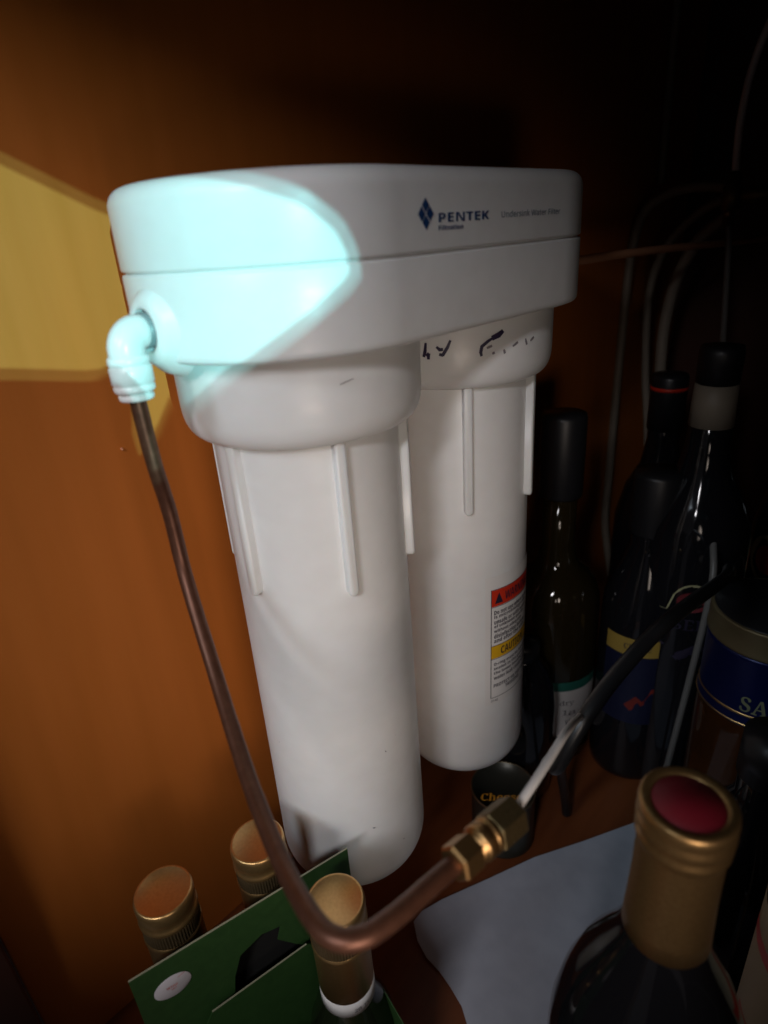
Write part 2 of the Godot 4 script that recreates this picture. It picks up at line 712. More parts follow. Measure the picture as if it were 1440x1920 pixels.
func water_filter() -> void:
	var o := thing("water_filter", "white twin housing water filter mounted on the brown side wall", "water filter")
	# head: lower half and lid with a fine seam between
	var st := begin()
	stadium(st, [Vector2(.02, .0), Vector2(.0672, .0), Vector2(.0690, .0006), Vector2(.0699, .0018), Vector2(CAP_R, .0035), Vector2(CAP_R, SEAM - .0016), Vector2(CAP_R - .0003, SEAM - .0008), Vector2(CAP_R - .0014, SEAM - .0006), Vector2(CAP_R - .0020, SEAM + .0004)])
	var base := build("head_base", st, M.plastic, o)
	st = begin()
	var rows := [Vector2(CAP_R - .0022, SEAM + .0001), Vector2(CAP_R - .0012, SEAM + .0003), Vector2(CAP_R - .0002, SEAM + .0007), Vector2(CAP_R, SEAM + .0016), Vector2(CAP_R - .0002, TOP - .0075)]
	for i in range(1, 9):
		var a := PI / 2 * i / 8.0
		rows.append(Vector2(CAP_R - .0002 - .0070 * (1.0 - cos(a)), TOP - .0075 + .0075 * sin(a)))
	rows.append(Vector2(.001, TOP + .0005))
	stadium(st, rows)
	build("head_lid", st, M.plastic, o)
	# print on the flat front of the lid
	var face := on_plane(Vector3(CAP_R - .0001, .0, .0), Vector3(0, 0, -1), Vector3.UP)
	st = hard()
	_diamond(st, face)
	words(st, "PENTEK", .0214, .0437, .0338, .0033, face, true)
	words(st, "Filtration", .0213, .0408, .0158, .0019, face, true)
	build("logo", st, M.ink_blue, o)
	st = hard()
	words(st, "Undersink Water Filter", .0644, .0440, .0500, .0026, face)
	build("printed_line", st, M.ink_pale, o)
	# boss round the inlet, blended into the near end of the head
	st = begin()
	lathe_along(st, [Vector2(.0195, -.006), Vector2(.0172, -.0014), Vector2(.0152, .0006), Vector2(.0138, .0022), Vector2(.0124, .0036), Vector2(.0108, .0043), Vector2(.0092, .0045), Vector2(.0080, .0042), Vector2(.0078, .0)], Vector3(.0012, .0132, .0692), Vector3(.03, 0, 1), 56)
	build("inlet_boss", st, M.plastic, base)
	st = begin()
	lathe_along(st, [Vector2(.0125, -.004), Vector2(.0125, .005), Vector2(.0115, .006), Vector2(.003, .006)], Vector3(0, .0132, -SPAN - .0692), Vector3(0, 0, -1), 40)
	build("outlet_boss", st, M.plastic, base)
	# elbow with its nut and collet
	st = begin()
	var path := PackedVector3Array()
	var ex := .0035
	path.append(Vector3(.0012, .0134, .0715))
	path.append(Vector3(.0018, .0134, .0755))
	for i in 9:
		var a := PI / 2 * i / 8.0
		path.append(Vector3(ex - .0010 + .0010 * sin(a), .0134 - .0062 * (1.0 - cos(a)), .0772 + .0062 * sin(a)))
	path.append(Vector3(ex, .0045, .0834))
	var radii := []
	for i in path.size():
		radii.append(.0062 if i < 2 else .0066 + .0002 * i / path.size())
	tube(st, path, radii, 36)
	var elbow := build("elbow_fitting", st, M.fitting, o)
	st = begin()
	lathe_along(st, [Vector2(.004, -.002), Vector2(.0068, -.002), Vector2(.0068, .0032), Vector2(.0056, .0036)], Vector3(.0012, .0134, .0715), Vector3(.03, 0, 1), 36)
	build("threaded_stub", st, M.thread, elbow)
	st = begin()
	lathe(st, [Vector2(.0034, -.0108), Vector2(.0062, -.0108), Vector2(.0066, -.0102), Vector2(.0066, -.0088), Vector2(.0058, -.0085), Vector2(.0058, -.0078), Vector2(.0072, -.0076), Vector2(.0077, -.0068), Vector2(.0077, -.0055), Vector2(.0073, -.0051), Vector2(.0073, -.0047), Vector2(.0079, -.0042), Vector2(.0079, .0015), Vector2(.0074, .0022), Vector2(.0074, .0027), Vector2(.0078, .0032), Vector2(.0076, .0052), Vector2(.0068, .0062), Vector2(.004, .0066)], Vector3(ex, 0, .0834), 40)
	build("elbow_nut", st, M.fitting, elbow)
	# bracket against the wall
	st = hard()
	box(st, Vector3(WALL, .004, -.150), Vector3(WALL + .004, .045, .030), .0008)
	box(st, Vector3(WALL + .004, .012, -.140), Vector3(-.060, .030, .022), .0008)
	build("mounting_bracket", st, M.plastic, o)
	# the two housings
	for n in 2:
		var at := Vector3(0, 0, -SPAN * n)
		var h := build("housing", housing_shape(), M.plastic, o)
		h.position = at
		var c := build("collar", collar_shape(), M.plastic, o)
		c.position = at
		var first := deg_to_rad(51.9 + 15.0) if n == 0 else deg_to_rad(38.0 + 8.0)
		for k in 6:
			build("rib", rib_shape(first + TAU * k / 6.0), M.plastic, h)
		if n == 1:
			warning_label(h)
			handwriting(c)
		else:
			var pc := on_cylinder(Vector3.ZERO, .0578, deg_to_rad(58.0))
			scuff(c, [Vector2(.009, -.0125), Vector2(.0115, -.0118), Vector2(.015, -.0110)], .0003, pc)
			pc = on_cylinder(Vector3.ZERO, .0474, deg_to_rad(52.0))
			scuff(h, [Vector2(.010, -.276), Vector2(.0112, -.2764)], .0007, pc)
			scuff(h, [Vector2(.022, -.222), Vector2(.0225, -.223)], .0006, pc)
			scuff(h, [Vector2(.03, -.300), Vector2(.0308, -.3003)], .0006, pc)


func scuff(parent: Node, points: Array, width: float, place: Callable) -> void:
	var st := hard()
	stroke(st, points, width, place)
	build("scuff", st, M.marker_faint, parent)


func _diamond(st: SurfaceTool, face: Callable) -> void:
	# four-lobed rhombus with hairline gaps
	var c := Vector2(.0138, .0469)
	var w := .0046
	var hh := .0057
	for q in [Vector2(0, 1), Vector2(1, 0), Vector2(0, -1), Vector2(-1, 0)]:
		var m := c + Vector2(q.x * w, q.y * hh) * .53
		var p := [m + Vector2(0, hh * .47), m + Vector2(w * .47, 0), m - Vector2(0, hh * .47), m - Vector2(w * .47, 0)]
		quad(st, face.call(p[0].x, p[0].y, .0003), face.call(p[1].x, p[1].y, .0003), face.call(p[2].x, p[2].y, .0003), face.call(p[3].x, p[3].y, .0003))


func warning_label(parent: Node) -> void:
	# 38 mm wide sticker round the bowl; x = 0 is its left edge
	var r := .0470
	var pl := on_cylinder(Vector3.ZERO, r, deg_to_rad(63.6))
	var top := -.1725
	var w := .042
	var bot := -.2605
	var st := begin()
	patch(st, -.004, bot - .006, w + .004, top + .010, pl, .0002, 24)
	var lab := build("warning_label", st, M.label_white, parent)
	st = begin()
	patch(st, .0004, top - .0128, w - .0004, top - .0004, pl, .0004, 20)
	build("red_band", st, M.label_red, lab)
	st = begin()
	patch(st, .0004, bot + .0335, w - .0004, bot + .0440, pl, .0004, 20)
	build("yellow_band", st, M.label_yellow, lab)
	st = hard()
	# frame lines
	for y in [top, top - .0132, bot + .0440, bot + .0331, bot]:
		patch(st, 0, y - .0002, w, y + .0002, pl, .0005, 20)
	patch(st, 0, bot, .0005, top, pl, .0005, 1)
	patch(st, w - .0005, bot, w, top, pl, .0005, 1)
	# warning triangle
	var tp := [Vector2(.0028, top - .0108), Vector2(.0060, top - .0026), Vector2(.0092, top - .0108)]
	tri(st, pl.call(tp[0].x, tp[0].y, .0006), pl.call(tp[1].x, tp[1].y, .0006), pl.call(tp[2].x, tp[2].y, .0006))
	words(st, "WARNING", .0110, top - .0098, .0270, .0064, pl, true, false, .0006)
	words(st, "CAUTION", .0080, bot + .0357, .0245, .0060, pl, true, false, .0006)
	var y := top - .0192
	for line in ["Do not use where water", "is microbiologically", "unsafe or with water", "of unknown quality", "without adequate", "disinfection before", "and after the unit."]:
		words(st, line, .0024, y, .00172 * line.length(), .0034, pl, true, false, .0006)
		y -= .00375
	y = bot + .0268
	for line in ["O-ring must be lubed and", "sealed in the groove of", "the lower housing or a", "water leak could occur."]:
		words(st, line, .0024, y, .00168 * line.length(), .0032, pl, true, false, .0006)
		y -= .0038
	words(st, "PROTECT FILTER FROM", .0024, bot + .0088, .037, .0028, pl, true, false, .0006)
	words(st, "FREEZING", .0130, bot + .0050, .0150, .0028, pl, true, false, .0006)
	words(st, "0140", .0004, bot - .0036, .0055, .0019, pl, false, false, .0006)
	build("label_print", st, M.ink, lab)


func handwriting(parent: Node) -> void:
	# worn felt-pen strokes on the far collar
	var r := .0578
	var pl := on_cylinder(Vector3.ZERO, r, 0.0)
	var at := func(deg: float, y: float) -> Vector2: return Vector2(deg_to_rad(deg) * r, y)
	var st := hard()
	stroke(st, [at.call(23.2, -.0128), at.call(22.8, -.0165), at.call(22.0, -.0196)], .0018, pl)
	stroke(st, [at.call(23.4, -.0190), at.call(24.6, -.0182), at.call(24.4, -.0208)], .0018, pl)
	stroke(st, [at.call(29.0, -.0148), at.call(30.5, -.0162), at.call(32.0, -.0160)], .0018, pl)
	stroke(st, [at.call(36.0, -.0118), at.call(34.6, -.0150), at.call(32.0, -.0190), at.call(30.4, -.0186)], .0018, pl)
	stroke(st, [at.call(63.5, -.0092), at.call(61.5, -.0108), at.call(58.0, -.0120)], .0030, pl)
	stroke(st, [at.call(59.0, -.0116), at.call(55.5, -.0134), at.call(52.2, -.0158), at.call(51.6, -.0188), at.call(52.0, -.0205)], .0018, pl)
	build("felt_pen_mark", st, M.marker, parent)
	st = hard()
	for q in [[55.0, -.0168, 57.5, -.0160], [58.0, -.0200, 59.0, -.0196], [64.5, -.0188, 65.0, -.0206], [70.0, -.0176, 73.0, -.0160], [78.5, -.0150, 79.5, -.0180], [82.5, -.0165, 85.0, -.0150]]:
		stroke(st, [at.call(q[0], q[1]), at.call((q[0] + q[2]) / 2, (q[1] + q[3]) / 2), at.call(q[2], q[3])], .0014, pl)
	build("faded_pen_mark", st, M.marker_faint, parent)


func copper_line() -> void:
	# the bent tube from the elbow down, round the U and up to the brass coupling
	var pts := [Vector3(.0035, .0, .0834), Vector3(.0034, -.0105, .0834), Vector3(.0030, -.037, .0826), Vector3(.0008, -.0615, .0798), Vector3(.0060, -.0912, .0815), Vector3(.0320, -.1206, .0903), Vector3(.0584, -.1356, .1001), Vector3(.0843, -.1427, .1096), Vector3(.1114, -.1434, .1186), Vector3(.1331, -.1392, .1246), Vector3(.1443, -.1374, .1251), Vector3(.1503, -.1380, .1194), Vector3(.1523, -.1397, .1085), Vector3(.1526, -.1424, .0946), Vector3(.1527, -.1455, .0814), Vector3(.1532, -.1470, .0740)]
	var st := begin()
	tube(st, smooth_path(pts, 8), .0032, 22, .012)
	tag(build("copper_tube", st, M.copper), "dull brown copper tube bending in a U below the filter", "tube")
	var a := Vector3(.1527, -.1455, .0814)
	var axis := (Vector3(.1552, -.1487, .0500) - a).normalized()
	var o := thing("brass_coupling", "brass union joining the brown copper tube to the grey hose", "coupling", a)
	st = hard()
	_hex(st, .0065, .0, .0095, axis)
	build("nut", st, M.brass, o)
	st = begin()
	lathe_along(st, [Vector2(.003, .0090), Vector2(.0054, .0092), Vector2(.0054, .0110), Vector2(.0060, .0112), Vector2(.0064, .0122), Vector2(.0064, .0150), Vector2(.0058, .0156), Vector2(.0058, .0162), Vector2(.0064, .0166), Vector2(.0064, .0182), Vector2(.003, .0186)], Vector3.ZERO, axis)
	build("union_body", st, M.brass, o)
	st = hard()
	_hex(st, .0072, .0180, .0320, axis)
	build("nut", st, M.brass_dull, o)
	st = begin()
	var pale := [a + axis * .0305, Vector3(0.1552, -0.1449, 0.0376), Vector3(0.1533, -0.1451, 0.0209), Vector3(0.1501, -0.1486, 0.0045), Vector3(0.1408, -0.1678, -0.0252), Vector3(0.1303, -0.1926, -0.0612), Vector3(0.1313, -0.1892, -0.08), Vector3(0.1373, -0.1759, -0.1103), Vector3(0.1422, -0.1711, -0.1418)]
	tube(st, smooth_path(pale, 8), .0017, 14)
	tag(build("pale_tube", st, M.tube_pale), "thin pale tube leaving the brass coupling beside the dark hose", "tube")
	st = begin()
	var hose := [Vector3(.064, FLOOR + .004, -.185), Vector3(.064, -.405, -.178), Vector3(.074, -.340, -.145), Vector3(.096, -.275, -.085), Vector3(.1190, -.2250, -.045), Vector3(0.1324, -0.2027, -0.0256), Vector3(0.1389, -0.1792, -0.0317), Vector3(0.1425, -0.1651, -0.0522), Vector3(0.1476, -0.1538, -0.0802), Vector3(0.1516, -0.1504, -0.1099), Vector3(.150, -.172, -.200), Vector3(.141, -.190, -.245), Vector3(.1365, -.225, -.275), Vector3(.136, -.30, -.278), Vector3(.136, -.435, -.278)]
	tube(st, smooth_path(hose, 8), .0040, 20)
	tag(build("supply_hose", st, M.hose), "thick dark hose passing behind the brass coupling towards the blue jar", "hose")


func _hex(st: SurfaceTool, r: float, y0: float, y1: float, axis: Vector3) -> void:
	var y := axis.normalized()
	var x := y.cross(Vector3(0.31, 0.2, 0.93)).normalized()
	var z := x.cross(y)
	var loops := []
	for p in [[.003, y0], [r * .86, y0], [r, y0 + .0010], [r, y1 - .0010], [r * .86, y1], [.003, y1]]:
		var l := PackedVector3Array()
		for k in 6:
			var t := TAU * k / 6
			l.append(x * (p[0] * cos(t)) + y * p[1] + z * (p[0] * sin(t)))
		loops.append(l)
	rings(st, loops)


func far_pipes() -> void:
	# outlet pipe straight to the back
	var st := begin()
	tube(st, smooth_path([Vector3(.0, .0132, -.185), Vector3(.002, .0130, -.26), Vector3(.008, .012, -.40), Vector3(.014, .008, -.55), Vector3(.018, .006, BACK + .001)], 6), .0032, 16, .01)
	tag(build("copper_pipe", st, M.copper_bright), "thin bright copper pipe leaving the far end of the filter", "pipe")
	var z := -.55
	var runs := [
		["white plastic tube arching left of the others to the valve", .0050, [Vector3(-.075, FLOOR + .001, z - .02), Vector3(-.085, -.34, z), Vector3(-.086, -.262, z), Vector3(-.086, -.169, z), Vector3(-.085, -.072, z), Vector3(-.083, -.001, z), Vector3(-.074, .039, z), Vector3(-.054, .056, z), Vector3(-.024, .062, z), Vector3(.011, .059, z), Vector3(.024, .055, z + .02)]],
		["white plastic tube curving up to the valve beside the bottle necks", .0062, [Vector3(-.012, FLOOR + .001, z), Vector3(-.024, -.3, z), Vector3(-.032, -.179, z), Vector3(-.037, -.105, z), Vector3(-.036, -.064, z), Vector3(-.029, -.024, z), Vector3(-.012, .012, z), Vector3(.016, .035, z), Vector3(.024, .04, z + .02)]],
		["pale plastic tube between the two arching white tubes", .0046, [Vector3(-.03, FLOOR + .001, z - .02), Vector3(-.04, -.3, z - .02), Vector3(-.052, -.195, z - .02), Vector3(-.061, -.131, z - .02), Vector3(-.066, -.047, z - .02), Vector3(-.054, .003, z - .02), Vector3(-.022, .038, z - .02), Vector3(.010, .050, z - .01), Vector3(.024, .048, z + .02)]],
	]
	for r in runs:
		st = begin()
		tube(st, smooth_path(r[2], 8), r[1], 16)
		tag(build("plastic_tube", st, M.dimmed_white), r[0], "tube", "white tubes in the back corner")
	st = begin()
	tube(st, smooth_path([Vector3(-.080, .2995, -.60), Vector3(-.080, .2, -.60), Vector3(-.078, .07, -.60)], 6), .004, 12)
	tag(build("drop_cable", st, M.dimmed_white), "thin dim cable hanging from the cabinet top in the back", "cable")
	# shut-off valve, and the grey tubes above and below it
	var v := Vector3(.0290, .058, -.50)
	var o := thing("shutoff_valve", "small dark brass valve on the thin grey tube", "valve", v)
	st = begin()
	lathe(st, [Vector2(.002, -.033), Vector2(.0050, -.033), Vector2(.0052, -.020), Vector2(.0085, -.018), Vector2(.0085, .0), Vector2(.0060, .002), Vector2(.0062, .012), Vector2(.002, .013)], Vector3.ZERO, 20)
	build("valve_body", st, M.brass_dull, o)
	st = begin()
	lathe_along(st, [Vector2(0, .0), Vector2(.0032, .0), Vector2(.0036, .012), Vector2(.0030, .016), Vector2(0, .0165)], Vector3(0, -.022, .004), Vector3(.3, 0, 1), 16)
	build("valve_stem", st, M.brass, o)
	st = begin()
	lathe_along(st, [Vector2(0, .0), Vector2(.0075, .0), Vector2(.0075, .03), Vector2(0, .031)], Vector3(.004, -.008, -.004), Vector3(1, 0, -.2), 16)
	build("side_port", st, M.brass_dull, o)
	st = begin()
	tube(st, smooth_path([v + Vector3(0, .012, 0), Vector3(.0275, .090, -.5), Vector3(.0270, .113, -.5), Vector3(.030, .147, -.5), Vector3(.039, .179, -.5), Vector3(.06, .225, -.5), Vector3(.09, .2995, -.5)], 8), .0032, 14)
	tag(build("grey_tube", st, M.tube_grey_lit), "thin grey tube curving up and away from the valve", "tube")
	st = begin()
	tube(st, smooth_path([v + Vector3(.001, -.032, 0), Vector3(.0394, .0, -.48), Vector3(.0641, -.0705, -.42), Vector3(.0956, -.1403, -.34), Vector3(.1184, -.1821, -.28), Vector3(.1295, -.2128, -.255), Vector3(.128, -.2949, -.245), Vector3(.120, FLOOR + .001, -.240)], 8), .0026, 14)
	tag(build("grey_tube", st, M.tube_grey_shaded), "thin grey tube dropping straight down from the valve", "tube")


func small_bottle(at: Vector3, label: String) -> Node3D:
	var o := thing("small_wine_bottle", label, "bottle", at, "gold capped small wine bottles in the green carrier")
	var st := begin()
	lathe(st, [Vector2(0, .002), Vector2(.020, .0), Vector2(.0232, .002), Vector2(.024, .006), Vector2(.024, .082), Vector2(.0225, .094), Vector2(.018, .108), Vector2(.0145, .120), Vector2(.0135, .132), Vector2(.0135, .150), Vector2(.006, .1505)], Vector3.ZERO, 40)
	build("glass_body", st, M.glass_green, o)
	st = begin()
	lathe(st, [Vector2(.0134, .1195), Vector2(.0146, .1195), Vector2(.0144, .1300), Vector2(.0134, .1302)], Vector3.ZERO, 48)
	build("neck_label", st, M.label_white, o)
	var h := .190
	st = begin()
	lathe(st, [Vector2(.0138, h - .0600), Vector2(.0144, h - .0600), Vector2(.0143, h - .0270), Vector2(.0147, h - .0265), Vector2(.0147, h - .0252), Vector2(.0142, h - .0245)], Vector3.ZERO, 56)
	lathe(st, [Vector2(.0141, h - .0150), Vector2(.0147, h - .0144), Vector2(.0148, h - .0130), Vector2(.0143, h - .0122), Vector2(.0138, h - .0105), Vector2(.0139, h - .0090), Vector2(.0143, h - .0080), Vector2(.0145, h - .0064), Vector2(.0146, h - .0025), Vector2(.0142, h - .0008), Vector2(.0134, h), Vector2(.0128, h - .0004), Vector2(0, h - .0003)], Vector3.ZERO, 56)
	build("screw_cap", st, M.gold, o)
	st = hard()
	var loops := []
	for y in [h - .0248, h - .0146]:
		var l := PackedVector3Array()
		for k in 120:
			var a := TAU * k / 120
			var r := .0143 if k % 2 == 0 else .01385
			l.append(Vector3(r * cos(a), y, r * sin(a)))
		loops.append(l)
	rings(st, loops)
	build("knurled_band", st, M.gold_dark, o)
	return o


func wine_carrier() -> void:
	var a := small_bottle(Vector3(.0035, FLOOR, .1285), "gold capped small bottle behind the carrier divider, nearest the cabinet front")
	small_bottle(Vector3(.0160, FLOOR, .0800), "gold capped small bottle beside the filter housing, crossed by the copper tube").rotation.y = 1.1
	var c := small_bottle(Vector3(.0725, FLOOR, .0745), "gold capped small bottle with white neck band on the near side of the divider")
	c.rotation.y = 2.0
	var st := hard()
	var pl0 := on_cylinder(Vector3(0, 0, 0), .0146, -2.0 + deg_to_rad(62))
	words(st, "20", .0, .1228, .0035, .0028, pl0, false, true)
	words(st, "15", .0052, .1226, .0032, .0028, pl0, false, true)
	build("neck_print", st, M.ink, c)
	# cardboard carrier
	var p1 := Vector3(.0492, FLOOR, .0463)
	var p2 := Vector3(.0222, FLOOR, .1584)
	var d := (p2 - p1).normalized()
	var o := thing("bottle_carrier", "dark green cardboard bottle carrier with a handle hole and round white sticker", "bottle carrier", Vector3.ZERO)
	var hgt := -.262 - FLOOR
	var pl := on_plane(p2, -d, Vector3.UP)     # x from the near end to the far end, facing the room
	var L := .1153
	var y := func(world_y: float) -> float: return world_y - FLOOR
	st = hard()
	var outer := PackedVector2Array([Vector2(0, 0), Vector2(L, 0), Vector2(L, hgt), Vector2(0, hgt)])
	var hole2 := PackedVector2Array()
	for q in [[.0328, -.3144], [.0370, -.3094], [.0462, -.2968], [.0434, -.2882], [.0536, -.2854], [.0662, -.2908], [.0713, -.3038], [.0740, -.3200], [.0330, -.3200]]:
		hole2.append(Vector2(L - q[0], y.call(q[1])))
	_holed(st, outer, hole2, .0006, pl)
	build("divider", st, M.card_green, o)
	st = hard()
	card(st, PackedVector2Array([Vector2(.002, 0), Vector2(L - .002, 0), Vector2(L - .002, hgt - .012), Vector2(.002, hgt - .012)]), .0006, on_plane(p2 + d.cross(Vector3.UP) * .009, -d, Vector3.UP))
	build("hole_shade_sheet", st, mat(.004, .004, .003, 1.0), o)  # black sheet added as the shade seen inside the handle hole
	# pale cut edge along the top
	st = hard()
	card(st, PackedVector2Array([Vector2(0, hgt - .0001), Vector2(L, hgt - .0001), Vector2(L, hgt + .0004), Vector2(0, hgt + .0004)]), .0007, pl)
	build("cut_edge", st, M.card_edge, o)
	# folded flap below the hole, leaning out a little
	var lean := (Vector3.UP + -d.cross(Vector3.UP) * .03).normalized()
	var fl := on_plane(p2 + Vector3(0, .034, 0) + -d.cross(Vector3.UP) * .0014, -d, lean)
	var flap := PackedVector2Array([Vector2(.006, 0), Vector2(.112, 0), Vector2(.112, y.call(-.335) - .03), Vector2(L - .0328, y.call(-.3120) - .03), Vector2(L - .0863, y.call(-.3155) - .03), Vector2(.012, y.call(-.345) - .03)])
	st = hard()
	card(st, flap, .0006, fl)
	build("flap", st, M.card_green, o)
	st = hard()
	card(st, PackedVector2Array([flap[3], flap[4], flap[4] + Vector2(0, .0005), flap[3] + Vector2(0, .0005)]), .0007, fl)
	build("cut_edge", st, M.card_edge, o)
	# outer walls of the compartments
	var nrm := -d.cross(Vector3.UP)
	if nrm.x < 0:
		nrm = -nrm
	for q in [[p1 + nrm * .002 + d * .004, (nrm * 1.0).normalized(), .056, .105, "side_panel"], [p2 - d * .004 + nrm * .002, nrm, .056, .075, "side_panel"], [p2 - d * .052 + nrm * .002, nrm, .054, .085, "partition"]]:
		st = hard()
		card(st, PackedVector2Array([Vector2(0, 0), Vector2(q[2], 0), Vector2(q[2], q[3]), Vector2(0, q[3])]), .0006, on_plane(q[0] + Vector3(0, .001, 0), q[1], Vector3.UP))
		build(q[4], st, M.card_green, o)
	st = hard()
	card(st, PackedVector2Array([Vector2(.004, 0), Vector2(L - .004, 0), Vector2(L - .004, .075), Vector2(.004, .075)]), .0006, on_plane(p2 + nrm * .0585 + Vector3(0, .001, 0), -d, Vector3.UP))
	build("front_panel", st, M.card_green, o)
	# sticker
	st = begin()
	var ring := PackedVector2Array()
	for k in 40:
		var t := TAU * k / 40
		ring.append(Vector2(L - .0990 + .0088 * cos(t), y.call(-.2815) + .0072 * sin(t)))
	card(st, ring, .00015, func(x: float, yy: float, off: float) -> Vector3: return pl.call(x, yy, .0008 + off))
	build("sticker", st, M.sticker, o)
	st = hard()
	var sp := func(x: float, yy: float, off: float) -> Vector3: return pl.call(x, yy, .0011)
	var c0 := Vector2(L - .0990, y.call(-.2815))
	words(st, "Wine", c0.x - .0032, c0.y - .0004, .0055, .0016, sp, false, true)
	words(st, "187", c0.x - .0012, c0.y - .0024, .0026, .0012, sp)
	stroke(st, [c0 + Vector2(.003, .004), c0 + Vector2(.0066, .0052)], .00025, sp)
	build("sticker_print", st, M.label_red, o)


func red_top_bottle() -> void:
	var o := thing("wine_bottle", "large dark wine bottle with gold capsule and red disc on top", "bottle", Vector3(.2025, FLOOR, .0220))
	var h := .3085
	var st := begin()
	lathe(st, [Vector2(0, .004), Vector2(.032, .0), Vector2(.0375, .003), Vector2(.0385, .010), Vector2(.0385, .160), Vector2(.0378, .176), Vector2(.0345, .194), Vector2(.0285, .212), Vector2(.0215, .226), Vector2(.0165, .238), Vector2(.0145, .247), Vector2(.0138, .256), Vector2(.0132, h - .008), Vector2(.004, h - .007)], Vector3.ZERO, 64)
	build("glass_body", st, M.glass_black, o)
	st = begin()
	lathe(st, [Vector2(.0138, .2455), Vector2(.0151, .2455), Vector2(.0147, .254), Vector2(.0142, .268), Vector2(.0140, h - .0190), Vector2(.0143, h - .0165), Vector2(.0151, h - .0155), Vector2(.0152, h - .0135), Vector2(.0146, h - .0122), Vector2(.0147, h - .0112), Vector2(.0153, h - .0100), Vector2(.0154, h - .0075), Vector2(.0149, h - .0062), Vector2(.0150, h - .0050), Vector2(.0153, h - .0030), Vector2(.0150, h - .0008), Vector2(.0142, h), Vector2(.0116, h - .0006), Vector2(.0112, h - .0012)], Vector3.ZERO, 64)
	build("capsule", st, M.gold_dull, o)
	st = begin()
	lathe(st, [Vector2(.0113, h - .0014), Vector2(.0109, h - .0008), Vector2(0, h - .0006)], Vector3.ZERO, 48)
	build("red_disc", st, M.red_wax, o)


func bottle(label: String, at: Vector3, profile: Array, glass: Material, group := "") -> Node3D:
	var o := thing("bottle", label, "bottle", at, group)
	var st := begin()
	lathe(st, profile, Vector3.ZERO, 48)
	build("glass_body", st, glass, o)
	return o


